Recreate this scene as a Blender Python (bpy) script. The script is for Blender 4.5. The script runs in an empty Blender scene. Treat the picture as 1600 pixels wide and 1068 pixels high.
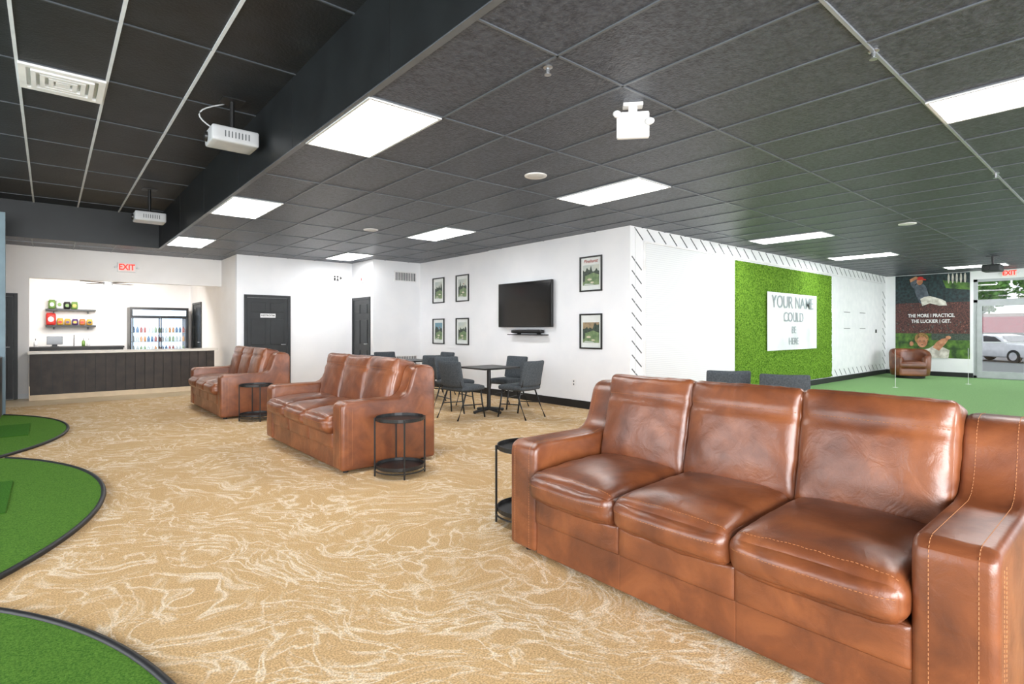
import bpy, bmesh, math, random
from mathutils import Vector, Matrix, noise
random.seed(7)
C = bpy.context.scene.collection
PI = math.pi
H = 2.955; H2 = 3.59; CH = 1.33

def lin(h):
    h = h.lstrip('#'); v = [int(h[i:i+2], 16)/255 for i in (0, 2, 4)]
    return tuple(c/12.92 if c <= .04045 else ((c+.055)/1.055)**2.4 for c in v) + (1,)

# ------------------------------------------------------------ materials
def nodes(name):
    m = bpy.data.materials.new(name); m.use_nodes = True
    nt = m.node_tree; b = nt.nodes['Principled BSDF']
    return m, nt, b
def N(nt, t, **kw):
    n = nt.nodes.new(t)
    for k, v in kw.items():
        if k.startswith('i_'): n.inputs[k[2:].replace('_', ' ')].default_value = v
        else: setattr(n, k, v)
    return n
def mat(name, c1, rough=.5, metal=0, c2=None, scale=5, detail=3, bump=0, bscale=None, emit=0, ecol=None, spec=None, coat=0):
    m, nt, b = nodes(name)
    col = lin(c1) if isinstance(c1, str) else c1
    b.inputs['Base Color'].default_value = col
    b.inputs['Roughness'].default_value = rough
    b.inputs['Metallic'].default_value = metal
    if spec is not None: b.inputs['Specular IOR Level'].default_value = spec
    if coat: b.inputs['Coat Weight'].default_value = coat; b.inputs['Coat Roughness'].default_value = .12
    tc = N(nt, 'ShaderNodeTexCoord')
    if c2 is None: c2 = tuple(x*.88 for x in col[:3])+(1,)
    else: c2 = lin(c2) if isinstance(c2, str) else c2
    nz = N(nt, 'ShaderNodeTexNoise', i_Scale=scale, i_Detail=detail)
    nt.links.new(tc.outputs['Object'], nz.inputs['Vector'])
    r = N(nt, 'ShaderNodeValToRGB'); r.color_ramp.elements[0].position = .35; r.color_ramp.elements[1].position = .65
    r.color_ramp.elements[0].color = col; r.color_ramp.elements[1].color = c2
    nt.links.new(nz.outputs['Fac'], r.inputs['Fac']); nt.links.new(r.outputs['Color'], b.inputs['Base Color'])
    if bump:
        n2 = N(nt, 'ShaderNodeTexNoise', i_Scale=bscale or scale*4, i_Detail=4)
        nt.links.new(tc.outputs['Object'], n2.inputs['Vector'])
        bp = N(nt, 'ShaderNodeBump', i_Strength=bump, i_Distance=.02)
        nt.links.new(n2.outputs['Fac'], bp.inputs['Height']); nt.links.new(bp.outputs['Normal'], b.inputs['Normal'])
    if emit:
        b.inputs['Emission Color'].default_value = lin(ecol or '#ffffff'); b.inputs['Emission Strength'].default_value = emit
    return m
def carpet_mat():
    m, nt, b = nodes('carpet')
    L = nt.links.new
    tc = N(nt, 'ShaderNodeTexCoord')
    wn = N(nt, 'ShaderNodeTexNoise', i_Scale=1.0, i_Detail=2.5, i_Roughness=.45); L(tc.outputs['Object'], wn.inputs['Vector'])
    sb = N(nt, 'ShaderNodeVectorMath', operation='SUBTRACT'); L(wn.outputs['Color'], sb.inputs[0]); sb.inputs[1].default_value = (.5, .5, .5)
    sc_ = N(nt, 'ShaderNodeVectorMath', operation='SCALE'); L(sb.outputs[0], sc_.inputs[0]); sc_.inputs['Scale'].default_value = 1.3
    ad = N(nt, 'ShaderNodeVectorMath', operation='ADD'); L(tc.outputs['Object'], ad.inputs[0]); L(sc_.outputs[0], ad.inputs[1])
    def rng(src, a, c_, o0=0, o1=1):
        r = N(nt, 'ShaderNodeMapRange'); r.interpolation_type = 'SMOOTHSTEP'
        for k, v in (('From Min', a), ('From Max', c_), ('To Min', o0), ('To Max', o1)): r.inputs[k].default_value = v
        L(src, r.inputs['Value']); return r.outputs[0]
    def op(o, a, c_):
        n = N(nt, 'ShaderNodeMath', operation=o); L(a, n.inputs[0])
        if isinstance(c_, (int, float)): n.inputs[1].default_value = c_
        else: L(c_, n.inputs[1])
        return n.outputs[0]
    def veins(rot, sx, sy, scale, width, msc, m0, m1):
        mp = N(nt, 'ShaderNodeMapping'); mp.inputs['Rotation'].default_value = (0, 0, rot); L(ad.outputs[0], mp.inputs['Vector'])
        m2 = N(nt, 'ShaderNodeMapping'); m2.inputs['Scale'].default_value = (sx, sy, 1); L(mp.outputs[0], m2.inputs['Vector'])
        n = N(nt, 'ShaderNodeTexNoise', i_Scale=scale, i_Detail=2.6, i_Roughness=.5); L(m2.outputs[0], n.inputs['Vector'])
        d = op('ABSOLUTE', op('SUBTRACT', n.outputs['Fac'], .5), 0)
        k = N(nt, 'ShaderNodeTexNoise', i_Scale=msc, i_Detail=2, i_Distortion=.3); L(m2.outputs[0], k.inputs['Vector'])
        return op('MULTIPLY', rng(d, width, 0), rng(k.outputs['Fac'], m0, m1))
    v = veins(.6, 1, 3.4, 2.6, .048, 1.8, .38, .56)
    v = op('MAXIMUM', v, veins(1.7, 1, 3.0, 2.8, .042, 2.0, .44, .60))
    v = op('MAXIMUM', v, op('MULTIPLY', veins(1.1, 1, 3.6, 4.0, .05, 2.4, .47, .63), .85))
    v = op('MAXIMUM', v, op('MULTIPLY', veins(.1, 1, 3.0, 6.5, .055, 2.6, .48, .64), .5))
    sp = N(nt, 'ShaderNodeTexNoise', i_Scale=120, i_Detail=3); L(tc.outputs['Object'], sp.inputs['Vector'])
    br = N(nt, 'ShaderNodeTexNoise', i_Scale=50, i_Detail=2); L(tc.outputs['Object'], br.inputs['Vector'])
    v = op('MULTIPLY', op('MULTIPLY', v, rng(br.outputs['Fac'], .3, .55, .55, 1)), .70)
    mix = N(nt, 'ShaderNodeMix', data_type='RGBA'); mix.inputs['A'].default_value = lin('#c4a376'); mix.inputs['B'].default_value = lin('#ece0c9')
    L(v, mix.inputs['Factor'])
    spr = rng(sp.outputs['Fac'], .3, .7, .70, 1.26)
    vm = N(nt, 'ShaderNodeVectorMath', operation='SCALE'); L(mix.outputs['Result'], vm.inputs[0]); L(spr, vm.inputs['Scale'])
    L(vm.outputs[0], b.inputs['Base Color'])
    bp = N(nt, 'ShaderNodeBump', i_Strength=.4, i_Distance=.01); L(sp.outputs['Fac'], bp.inputs['Height']); L(bp.outputs[0], b.inputs['Normal'])
    b.inputs['Roughness'].default_value = .95; b.inputs['Specular IOR Level'].default_value = .1
    return m
def leather_mat():
    m, nt, b = nodes('leather'); L = nt.links.new
    tc = N(nt, 'ShaderNodeTexCoord')
    n = N(nt, 'ShaderNodeTexNoise', i_Scale=3.8, i_Detail=7, i_Roughness=.56, i_Distortion=.5); L(tc.outputs['Object'], n.inputs['Vector'])
    r = N(nt, 'ShaderNodeValToRGB'); e = r.color_ramp.elements
    e[0].position = .25; e[0].color = lin('#4c2412'); e[1].position = .77; e[1].color = lin('#985a34')
    x = e.new(.5); x.color = lin('#743f22')
    L(n.outputs['Fac'], r.inputs['Fac']); L(r.outputs[0], b.inputs['Base Color'])
    n2 = N(nt, 'ShaderNodeTexNoise', i_Scale=240, i_Detail=2); L(tc.outputs['Object'], n2.inputs['Vector'])
    n3 = N(nt, 'ShaderNodeTexNoise', i_Scale=11, i_Detail=5, i_Distortion=1.4); L(tc.outputs['Object'], n3.inputs['Vector'])
    b1 = N(nt, 'ShaderNodeBump', i_Strength=.12, i_Distance=.004); L(n2.outputs['Fac'], b1.inputs['Height'])
    b2 = N(nt, 'ShaderNodeBump', i_Strength=.14, i_Distance=.02); L(n3.outputs['Fac'], b2.inputs['Height']); L(b1.outputs[0], b2.inputs['Normal'])
    L(b2.outputs[0], b.inputs['Normal'])
    rr = N(nt, 'ShaderNodeMapRange'); rr.inputs['To Min'].default_value = .42; rr.inputs['To Max'].default_value = .32; rr.inputs['From Min'].default_value = .3; rr.inputs['From Max'].default_value = .7
    L(n.outputs['Fac'], rr.inputs['Value']); L(rr.outputs[0], b.inputs['Roughness'])
    b.inputs['Specular IOR Level'].default_value = .75
    b.inputs['Coat Weight'].default_value = .12; b.inputs['Coat Roughness'].default_value = .3
    return m
def turf_mat(name, a, c, sc=60, bump=.8, lo=.35, hi=.68):
    m, nt, b = nodes(name); L = nt.links.new
    tc = N(nt, 'ShaderNodeTexCoord')
    n = N(nt, 'ShaderNodeTexNoise', i_Scale=sc, i_Detail=5, i_Roughness=.7); L(tc.outputs['Object'], n.inputs['Vector'])
    r = N(nt, 'ShaderNodeValToRGB'); e = r.color_ramp.elements
    e[0].position = lo; e[0].color = lin(a); e[1].position = hi; e[1].color = lin(c)
    L(n.outputs['Fac'], r.inputs['Fac']); L(r.outputs[0], b.inputs['Base Color'])
    bp = N(nt, 'ShaderNodeBump', i_Strength=bump, i_Distance=.03); L(n.outputs['Fac'], bp.inputs['Height']); L(bp.outputs[0], b.inputs['Normal'])
    b.inputs['Roughness'].default_value = .9; b.inputs['Specular IOR Level'].default_value = .15
    return m
def ribbed_mat():
    m, nt, b = nodes('ribbed_white'); L = nt.links.new
    tc = N(nt, 'ShaderNodeTexCoord')
    w = N(nt, 'ShaderNodeTexWave', i_Scale=9, bands_direction='Z', i_Distortion=0.0); L(tc.outputs['Object'], w.inputs['Vector'])
    r = N(nt, 'ShaderNodeValToRGB'); e = r.color_ramp.elements
    e[0].position = .0; e[0].color = lin('#d4d8db'); e[1].position = .3; e[1].color = lin('#e2e5e7')
    L(w.outputs['Fac'], r.inputs['Fac']); L(r.outputs[0], b.inputs['Base Color'])
    b.inputs['Roughness'].default_value = .6
    return m
def glass_mat():
    m = bpy.data.materials.new('clear_glass'); m.use_nodes = True; nt = m.node_tree; nt.nodes.clear()
    o = N(nt, 'ShaderNodeOutputMaterial'); t = N(nt, 'ShaderNodeBsdfTransparent'); g = N(nt, 'ShaderNodeBsdfGlossy', i_Roughness=.03)
    mx = N(nt, 'ShaderNodeMixShader'); mx.inputs[0].default_value = .04
    nt.links.new(t.outputs[0], mx.inputs[1]); nt.links.new(g.outputs[0], mx.inputs[2]); nt.links.new(mx.outputs[0], o.inputs[0]); return m

M = {}
M['carpet'] = carpet_mat(); M['leather'] = leather_mat(); M['glass'] = glass_mat(); M['ribbed'] = ribbed_mat()
M['turf'] = turf_mat('turf', '#3a6c1c', '#72a03c', 120); M['wallturf'] = turf_mat('wall_turf', '#37600f', '#86b03e', 34, 1.0, .38, .64)
M['putt'] = turf_mat('putting_turf', '#78a868', '#a6cf92', 70); M['mat'] = turf_mat('mat_turf', '#2c5f16', '#4f8a26', 110)
M['wall'] = mat('wall_paint', '#ecedef', .7, c2='#e5e7ea', scale=1.5, bump=.05, bscale=90)
M['wallw'] = mat('wall_warm', '#f0eeec', .7, c2='#ebe8e5', scale=1.5)
M['wallgrey'] = mat('wall_bluegrey', '#8aa0ab', .7)
M['ceilR'] = mat('ceiling_tile_grey', '#4b505a', .38, c2='#2b2f38', scale=34, detail=9, bump=.35, bscale=60)
M['ceilL'] = mat('ceiling_tile_black', '#1d2125', .5, c2='#111417', scale=4, detail=6, bump=.2, bscale=50)
M['gridR'] = mat('grid_dark', '#676c72', .35, metal=.3); M['gridL'] = mat('grid_silver', '#d4d9de', .4)
M['gridD'] = mat('grid_faint', '#44494e', .4); M['gridW'] = mat('grid_bright', '#9ba1a6', .3, metal=.3)
M['soffit'] = mat('soffit_paint', '#1c2022', .42, c2='#16191b', scale=3)
M['soffitd'] = mat('soffit_seam', '#101315', .5)
M['black'] = mat('black_metal', '#161616', .38, c2='#1d1d1d'); M['blackp'] = mat('black_paint', '#25292b', .42, c2='#1e2123')
M['screen'] = mat('tv_screen', '#07080a', .12); M['base'] = mat('black_baseboard', '#1a1b1d', .5)
M['white'] = mat('white_plastic', '#ececec', .4); M['projw'] = mat('projector_shell', '#c0c2c4', .45); M['cream'] = mat('cream_floor', '#e0cba9', .35, c2='#d5bc95', scale=3, bump=.05)
M['board'] = mat('glossy_white', '#eef0f2', .55, c2='#e6e9ec')
M['light'] = mat('light_panel', '#ffffff', .5, emit=20); M['lightframe'] = mat('light_frame', '#d8dadb', .4)
M['thread'] = mat('thread', '#b0754a', .7); M['foot'] = mat('foot_black', '#121010', .6)
M['fabric'] = mat('grey_fabric', '#4d5358', .9, c2='#3b4146', scale=60, bump=.3, bscale=300)
M['wood'] = mat('dark_board', '#3a3029', .55, c2='#28211c', scale=6, bump=.1); M['countertop'] = mat('counter_top', '#e4ddd2', .3)
M['beige'] = mat('beige_trim', '#d8c3a4', .6); M['steel'] = mat('steel', '#b9bcc0', .3, metal=.9); M['alu'] = mat('aluminium_frame', '#aeb3b6', .4)
M['red'] = mat('red', '#c8302a', .5); M['exitred'] = mat('exit_red', '#e8321e', .5, emit=.6, ecol='#ff2a14')
M['exitface'] = mat('exit_face', '#f0dcd6', .4, emit=.1, ecol='#ffd8d0')
M['trimline'] = mat('slash_grey', '#565a5d', .5); M['letter'] = mat('banner_letter', '#98a3a8', .5); M['paper'] = mat('white_paper', '#eef1f0', .22, c2='#dbe3e3', scale=1.6, coat=.5)
M['navy'] = mat('mural_dark', '#253c40', .5, c2='#0d1719', scale=14, detail=6)
M['crowd'] = mat('mural_crowd', '#683c37', .5, c2='#1c1716', scale=34, detail=6)
M['muralgreen'] = mat('mural_green', '#5a822e', .5, c2='#203f18', scale=6); M['skin'] = mat('skin_print', '#c8936f', .6, c2='#a0694a', scale=8)
M['greycloth'] = mat('print_grey', '#616a75', .6, c2='#3f4750', scale=8); M['whitecloth'] = mat('print_white', '#dcd9d0', .6, c2='#a9a59a', scale=8); M['hair'] = mat('print_blond', '#a8834c', .6, c2='#664c26', scale=20)
M['dot1'] = mat('crowd_dots', '#85564a', .6, c2='#4a302a', scale=30); M['dot2'] = mat('crowd_dots_grey', '#66625e', .6, c2='#2e2a28', scale=30)
M['sky'] = mat('print_sky', '#aebab8', .5, c2='#c4c8ba', scale=6); M['treeprint'] = mat('print_trees', '#46544a', .5, c2='#2b372d', scale=25)
M['fairway'] = mat('print_fairway', '#7f9468', .5, c2='#5a7350', scale=12); M['sand'] = mat('print_sand', '#d2cbb2', .5)
M['orange'] = mat('print_orange', '#a99470', .5, c2='#80705c', scale=14); M['matboard'] = mat('print_border', '#dfe3e0', .6); M['script'] = mat('print_script_red', '#a8483e', .6)
M['blue'] = mat('print_blue', '#6f98a8', .5); M['asphalt'] = mat('asphalt', '#66686a', .9, scale=20); M['concrete'] = mat('concrete', '#a19e99', .9)
M['carwhite'] = mat('car_paint', '#c0c4c7', .25, coat=.6); M['carglass'] = mat('car_glass', '#20282c', .1); M['rubber'] = mat('rubber', '#18181a', .8)
M['leaf'] = mat('leaves', '#376e27', .8, c2='#6ea242', scale=1.5); M['bark'] = mat('bark', '#4b3a2d', .9)
M['pink'] = mat('facade_red', '#a00e2e', .7, c2='#8c0c28'); M['stone'] = mat('facade_stone', '#979186', .8)
M['yellow'] = mat('pack_yellow', '#d0a544', .45); M['purple'] = mat('pack_purple', '#5a4270', .45); M['packgreen'] = mat('pack_green', '#6d8f48', .45); M['packorange'] = mat('pack_orange', '#c67c44', .45)
M['packblack'] = mat('pack_black', '#202020', .35); M['cool'] = mat('cooler_light', '#e4f1ff', .5, emit=1.9, ecol='#cfe6ff')
M['fanlight'] = mat('fan_light', '#ffffff', .5, emit=12); M['drinkblue'] = mat('drink_blue', '#5f83ab', .3); M['drinkred'] = mat('drink_red', '#a8605a', .3)
M['drinkclear'] = mat('drink_clear', '#c6d6de', .2); M['drinkgreen'] = mat('drink_green', '#8aa686', .3); M['drinkorange'] = mat('drink_orange', '#c79a6c', .3)

# ------------------------------------------------------------ geometry helpers
def box(bm, x0, x1, y0, y1, z0, z1):
    v = [bm.verts.new((x, y, z)) for z in (z0, z1) for y in (y0, y1) for x in (x0, x1)]
    for f in ((0,2,3,1),(4,5,7,6),(0,1,5,4),(2,6,7,3),(0,4,6,2),(1,3,7,5)): bm.faces.new([v[i] for i in f])
def tube(bm, pts, r, n=8, cap=True):
    pts = [Vector(p) for p in pts]; rings = []
    for i, p in enumerate(pts):
        a = pts[max(i-1, 0)]; b = pts[min(i+1, len(pts)-1)]; t = (b-a).normalized()
        up = Vector((0, 0, 1)) if abs(t.z) < .9 else Vector((1, 0, 0))
        s = t.cross(up).normalized(); u = s.cross(t)
        rr = r[i] if isinstance(r, (list, tuple)) else r
        rings.append([bm.verts.new(p+(s*math.cos(k*2*PI/n)+u*math.sin(k*2*PI/n))*rr) for k in range(n)])
    for a, b in zip(rings, rings[1:]):
        for k in range(n): bm.faces.new((a[k], a[(k+1) % n], b[(k+1) % n], b[k]))
    if cap: bm.faces.new(rings[0]); bm.faces.new(rings[-1])
def lathe(bm, prof, cx=0, cy=0, n=32, a0=0, a1=2*PI):
    full = abs(a1-a0-2*PI) < 1e-4; m = n if full else n+1; rings = []
    for r, z in prof:
        rings.append([bm.verts.new((cx+r*math.cos(a0+(a1-a0)*k/n), cy+r*math.sin(a0+(a1-a0)*k/n), z)) for k in range(m)])
    for a, b in zip(rings, rings[1:]):
        for k in range(n): bm.faces.new((a[k], a[(k+1) % m], b[(k+1) % m], b[k]))
    if full:
        if prof[0][0] > 1e-4: bm.faces.new(rings[0])
        if prof[-1][0] > 1e-4: bm.faces.new(rings[-1])
def prism(bm, prof, y0, y1):
    a = [bm.verts.new((x, y0, z)) for x, z in prof]; b = [bm.verts.new((x, y1, z)) for x, z in prof]
    bm.faces.new(a); bm.faces.new(b[::-1]); n = len(prof)
    for i in range(n): bm.faces.new((a[i], b[i], b[(i+1) % n], a[(i+1) % n]))
def soft_fn(c, s, r, puff=(0, 0, 0), wr=0, seed=0, tf=None, crease=None, pw=4):
    h = Vector(s)/2
    def fn(p, off=0):
        q = Vector((p[0]*h.x, p[1]*h.y, p[2]*h.z))
        inn = Vector([max(-(h[i]-r), min(h[i]-r, q[i])) for i in range(3)])
        d = q-inn
        d = d.normalized() if d.length > 1e-7 else Vector((0, 0, 1))
        v = inn+d*(r+off)
        for i in range(3):
            j, k = (i+1) % 3, (i+2) % 3
            v[i] += puff[i]*p[i]*(1-abs(p[j])**pw)*(1-abs(p[k])**pw)
        if crease: v += crease(p)
        if wr:
            w = .6*noise.noise(Vector((v.x*5+seed, v.y*5, v.z*5)))+.45*noise.noise(Vector((v.x*13, v.y*13+seed, v.z*13)))
            a = sorted(abs(t) for t in p)[1]
            w += 1.1*(a**4)*(1-a**12)*noise.noise(Vector((v.x*24+seed, v.y*30, v.z*24)))
            v += d*w*wr
        v = v+Vector(c)
        return tf @ v if tf else v
    return fn
def soft_box(bm, fn, n=14):
    ts = [math.sin(PI/2*(-1+2*i/n)) for i in range(n+1)]
    for ax in range(3):
        for sg in (-1, 1):
            g = []
            for a in ts:
                row = []
                for b in ts:
                    p = [0, 0, 0]; p[ax] = sg; p[(ax+1) % 3] = a; p[(ax+2) % 3] = b
                    row.append(bm.verts.new(fn(p)))
                g.append(row)
            for i in range(n):
                for j in range(n):
                    f = (g[i][j], g[i+1][j], g[i+1][j+1], g[i][j+1])
                    bm.faces.new(f if sg > 0 else f[::-1])
    bmesh.ops.remove_doubles(bm, verts=bm.verts, dist=.0004)
def stitches(bm, pts, dash=.009, gap=.006, r=.0013):
    pts = [Vector(p) for p in pts]; L = [0]
    for a, b in zip(pts, pts[1:]): L.append(L[-1]+(b-a).length)
    def at(s):
        for i in range(len(L)-1):
            if s <= L[i+1]: return pts[i].lerp(pts[i+1], (s-L[i])/max(1e-6, L[i+1]-L[i]))
        return pts[-1]
    s = 0
    while s+dash < L[-1]:
        tube(bm, [at(s), at(s+dash)], r, 4); s += dash+gap

def mk(name, bm, m, parent=None, smooth=False, bevel=0, seg=2):
    bmesh.ops.recalc_face_normals(bm, faces=bm.faces)
    me = bpy.data.meshes.new(name); bm.to_mesh(me); bm.free()
    for x in (m if isinstance(m, (list, tuple)) else [m]): me.materials.append(M[x])
    if smooth:
        for p in me.polygons: p.use_smooth = True
    o = bpy.data.objects.new(name, me); C.objects.link(o)
    if parent: o.parent = parent
    if bevel:
        b = o.modifiers.new('b', 'BEVEL'); b.width = bevel; b.segments = seg; b.limit_method = 'ANGLE'; b.angle_limit = math.radians(35)
    return o
def tag(o, label, cat, group=None, kind=None):
    o['label'] = label; o['category'] = cat
    if group: o['group'] = group
    if kind: o['kind'] = kind
    return o
def thing(name, label, cat, loc=(0, 0, 0), rz=0, group=None):
    o = bpy.data.objects.new(name, None); C.objects.link(o); o.location = loc; o.rotation_euler = (0, 0, rz); o.empty_display_size = .1
    return tag(o, label, cat, group)
def struct(name, bm, m, bevel=0):
    o = mk(name, bm, m, bevel=bevel); o['kind'] = 'structure'; return o
def sbox(name, m, *bs):
    bm = bmesh.new()
    for b in bs: box(bm, *b)
    return struct(name, bm, m)
def pbox(name, m, parent, *bs, bevel=0):
    bm = bmesh.new()
    for b in bs: box(bm, *b)
    return mk(name, bm, m, parent, bevel=bevel)
def dup(root, loc, rz, label, group=None):
    r = root.copy(); C.objects.link(r); r.location = loc; r.rotation_euler = (0, 0, rz); r['label'] = label
    if group: r['group'] = group
    for ch in list(root.children):
        c = ch.copy(); C.objects.link(c); c.parent = r
        for g in list(ch.children):
            d = g.copy(); C.objects.link(d); d.parent = c
    return r
def text(name, s, size, x, z, y, m, parent, align='CENTER', sx=1, shear=0, depth=.001, bold=.012):
    cu = bpy.data.curves.new(name, 'FONT'); cu.body = s; cu.size = size; cu.align_x = align; cu.align_y = 'CENTER'; cu.extrude = depth; cu.shear = shear
    cu.offset = size*bold
    t = bpy.data.objects.new(name, cu); C.objects.link(t); bpy.context.view_layer.update()
    me = bpy.data.meshes.new_from_object(t.evaluated_get(bpy.context.evaluated_depsgraph_get()))
    bpy.data.objects.remove(t); bpy.data.curves.remove(cu)
    me.transform(Matrix.Translation((x, y, z)) @ Matrix.Rotation(PI/2, 4, 'X') @ Matrix.Diagonal((sx, 1, 1, 1)))
    me.materials.clear(); me.materials.append(M[m])
    o = bpy.data.objects.new(name, me); C.objects.link(o); o.parent = parent
    return o
def art(name, parent, layers, y=0, step=.0012):
    bm = bmesh.new(); ms = []
    for i, (m, pts) in enumerate(layers):
        if m not in ms: ms.append(m)
        f = bm.faces.new([bm.verts.new((px, y-i*step, pz)) for px, pz in pts]); f.material_index = ms.index(m)
    me = bpy.data.meshes.new(name); bm.to_mesh(me); bm.free()
    for m in ms: me.materials.append(M[m])
    o = bpy.data.objects.new(name, me); C.objects.link(o); o.parent = parent; return o
def rect(x0, x1, z0, z1): return [(x0, z0), (x1, z0), (x1, z1), (x0, z1)]
def ell(cx, cz, rx, rz, n=18, a=0):
    return [(cx+rx*math.cos(t)*math.cos(a)-rz*math.sin(t)*math.sin(a), cz+rx*math.cos(t)*math.sin(a)+rz*math.sin(t)*math.cos(a)) for t in [2*PI*k/n for k in range(n)]]

# ------------------------------------------------------------ setting
XC, YC = 6.89, 5.26        # outer corner of the television wall
YW = 14.1                  # counter wall
XF = 19.5                  # storefront
sbox('floor', 'carpet', (-4.2, 9.5, -3.2, 12.7, -.1, 0))
sbox('floor_entry', 'cream', (-4.2, 7.2, 12.7, 18, -.1, -.001))
sbox('floor_putting_green', 'putt', (9.5, XF, -3.2, YC+.1, -.1, .002))
sbox('ceiling', 'ceilR', (1.675, XF+.1, -3.2, YC+.1, H, H+.1), (1.675, XC+.1, YC+.1, 14.3, H, H+.1), (-4.2, 1.675, 12.82, 14.3, H, H+.1))
sbox('ceiling_raised', 'ceilL', (-4.2, 1.8, -3.2, 13, H2, H2+.1))
sbox('trim_1', 'soffit', (1.66, 1.70, -3.2, 12.86, H-.004, H2), (-4.2, 1.66, 12.8, 12.86, H-.004, H2))
bm = bmesh.new()
for k in range(-2, 9): box(bm, 1.658, 1.66, -.5+1.83*k, -.494+1.83*k, H, H2)
struct('trim_2', bm, 'soffitd')
bm = bmesh.new()      # lower ceiling grid
w = .0075
box(bm, 1.655, 1.70, -3.2, 12.80, H-.012, H-.004)
for k in range(1, 30):
    x = 1.68+.6125*k; box(bm, x-w, x+w, -3.2, YC if x > XC else 14.1, H-.008, H)
for k in range(-4, 10):
    y = 2.28+1.23*k
    if y > -3.2 and abs(y-1.05) > .01: box(bm, 1.70, XF if y < YC else XC, y-w, y+w, H-.008, H)
for y in (13.4,): box(bm, -4, 1.66, y-w, y+w, H-.008, H)
for k in range(9): box(bm, -3.9+.61*k-w, -3.9+.61*k+w, 12.87, 14.1, H-.008, H)
struct('trim_3', bm, 'gridR')
sbox('trim_4', 'gridW', (1.73, XF, 1.040, 1.058, H-.012, H))
bm = bmesh.new()
for k in range(-6, 4):
    x = -.21+.61*k
    if x < 1.6: box(bm, x-.012, x+.012, -3.2, 12.8, H2-.012, H2)
struct('trim_5', bm, 'gridL')
bm = bmesh.new()
for k in range(-7, 6):
    y = 6.13+1.22*k; box(bm, -4.2, 1.66, y-.007, y+.007, H2-.010, H2)
struct('trim_8', bm, 'gridD')

sbox('wall_right', 'wall', (XC, XC+.12, YC, 8.85, 0, H), (XC+.03, XC+.12, 8.85, 11.72, 0, H))
sbox('wall_turf', 'wall', (XC+.12, XF, YC, YC+.12, 0, H))
sbox('wall_alcove', 'wall', (5.67, XC+.03, 11.6, 11.72, 0, H))
sbox('wall_corridor', 'wall', (5.67, 5.79, 11.72, 12.74, 0, H))
sbox('wall_door', 'wall', (3.07, 5.79, 12.74, 12.86, 0, H))
sbox('wall_bar_right', 'wallw', (3.07, 3.19, 12.86, 17.87, 0, H))
sbox('wall_counter', 'wallw', (-4.2, -.3, YW, YW+.15, 0, H), (-.3, 3.07, YW, YW+.15, 2.34, H))
sbox('wall_bar_back', 'wallw', (-1.6, 3.07, 17.75, 17.87, 0, 2.9))
sbox('wall_bar_left', 'wallw', (-1.7, -1.6, YW+.15, 17.87, 0, 2.9))
sbox('ceiling_bar', 'wallw', (-1.7, 3.07, YW+.15, 17.87, 2.9, 3.0))
sbox('wall_left', 'blackp', (-4.3, -4.2, -3.2, 14.2, 0, H2))
sbox('wall_partition', 'wallgrey', (-4.2, -.52, 11.5, 11.62, 0, 3.15))
sbox('baseboard_right', 'base', (XC-.015, XC, YC-.015, 8.85, 0, .13), (XC+.015, XC+.03, 8.85, 11.6, 0, .13))
sbox('baseboard_turf', 'base', (XC, XF, YC-.015, YC, 0, .13))
sbox('baseboard_far', 'wall', (5.67, 6.9, 11.585, 11.6, 0, .1), (4.2, 5.67, 12.725, 12.74, 0, .1), (3.055, 3.07, 12.74, 14.1, 0, .1), (-.46, -.3, 14.085, 14.1, 0, .1))
sbox('wall_front', 'wall', (XF, XF+.15, 3.2, 5.4, 0, H), (XF, XF+.15, -3.2, 3.2, 2.72, H))
sbox('baseboard_front', 'base', (XF-.015, XF, 3.2, YC, 0, .13))
bm = bmesh.new()
for y in (3.16, 2.02, .9, -.2, -1.4, -2.6): box(bm, XF+.02, XF+.1, y-.045, y+.045, 0, 2.72)
for z in (.03, 2.12, 2.69): box(bm, XF+.02, XF+.1, -3.2, 3.2, z-.04, z+.04)
w_ = struct('window_1', bm, 'alu')
g = pbox('pane', 'glass', w_, (XF+.05, XF+.056, -3.2, 3.2, .06, 2.7))
bm = bmesh.new(); box(bm, XF-.02, XF+.03, 3.01, 3.12, .02, 2.08); box(bm, XF-.02, XF+.03, 2.06, 2.17, .02, 2.08); box(bm, XF-.02, XF+.03, 2.17, 3.01, .02, .2); box(bm, XF-.02, XF+.03, 2.17, 3.01, 1.98, 2.08)
dr = struct('door_5', bm, 'alu')
pbox('push_bar', 'steel', dr, (XF-.07, XF-.05, 2.16, 3.02, .98, 1.01), (XF-.05, XF-.01, 2.16, 2.2, .98, 1.01), (XF-.05, XF-.01, 2.98, 3.02, .98, 1.01))

# slanted rod pattern round the turf wall
bm = bmesh.new()
def slash(x, z, dx, dz):
    y = YC-.004
    t = .010; n = Vector((-dz, 0, dx)).normalized()*t
    a = Vector((x, y, z)); b = Vector((x+dx, y, z+dz))
    f = [a+n, b+n, b-n, a-n]; v0 = [bm.verts.new(p) for p in f]; v1 = [bm.verts.new(p+Vector((0, .004, 0))) for p in f]
    bm.faces.new(v0); bm.faces.new(v1[::-1])
    for i in range(4): bm.faces.new((v0[i], v1[i], v1[(i+1) % 4], v0[(i+1) % 4]))
x = 7.0
while x < 19.3: slash(x, 2.94, .22, -.18); slash(x, .31, .18, -.16); x += .32
z = .5
while z < 2.7: slash(6.93, z, .25, -.20); slash(19.16, z, .25, -.20); z += .22
struct('trim_6', bm, 'trimline')
sbox('trim_7', 'white', (7.23, 15.0, YC-.025, YC, 2.72, 2.75), (7.23, 7.26, YC-.025, YC, .13, 2.72))
sbox('trim_9', 'lightframe', (7.262, 19.1, YC-.008, YC, 2.712, 2.72), (XC+.12, XC+.128, YC-.006, YC, .13, H))
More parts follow.
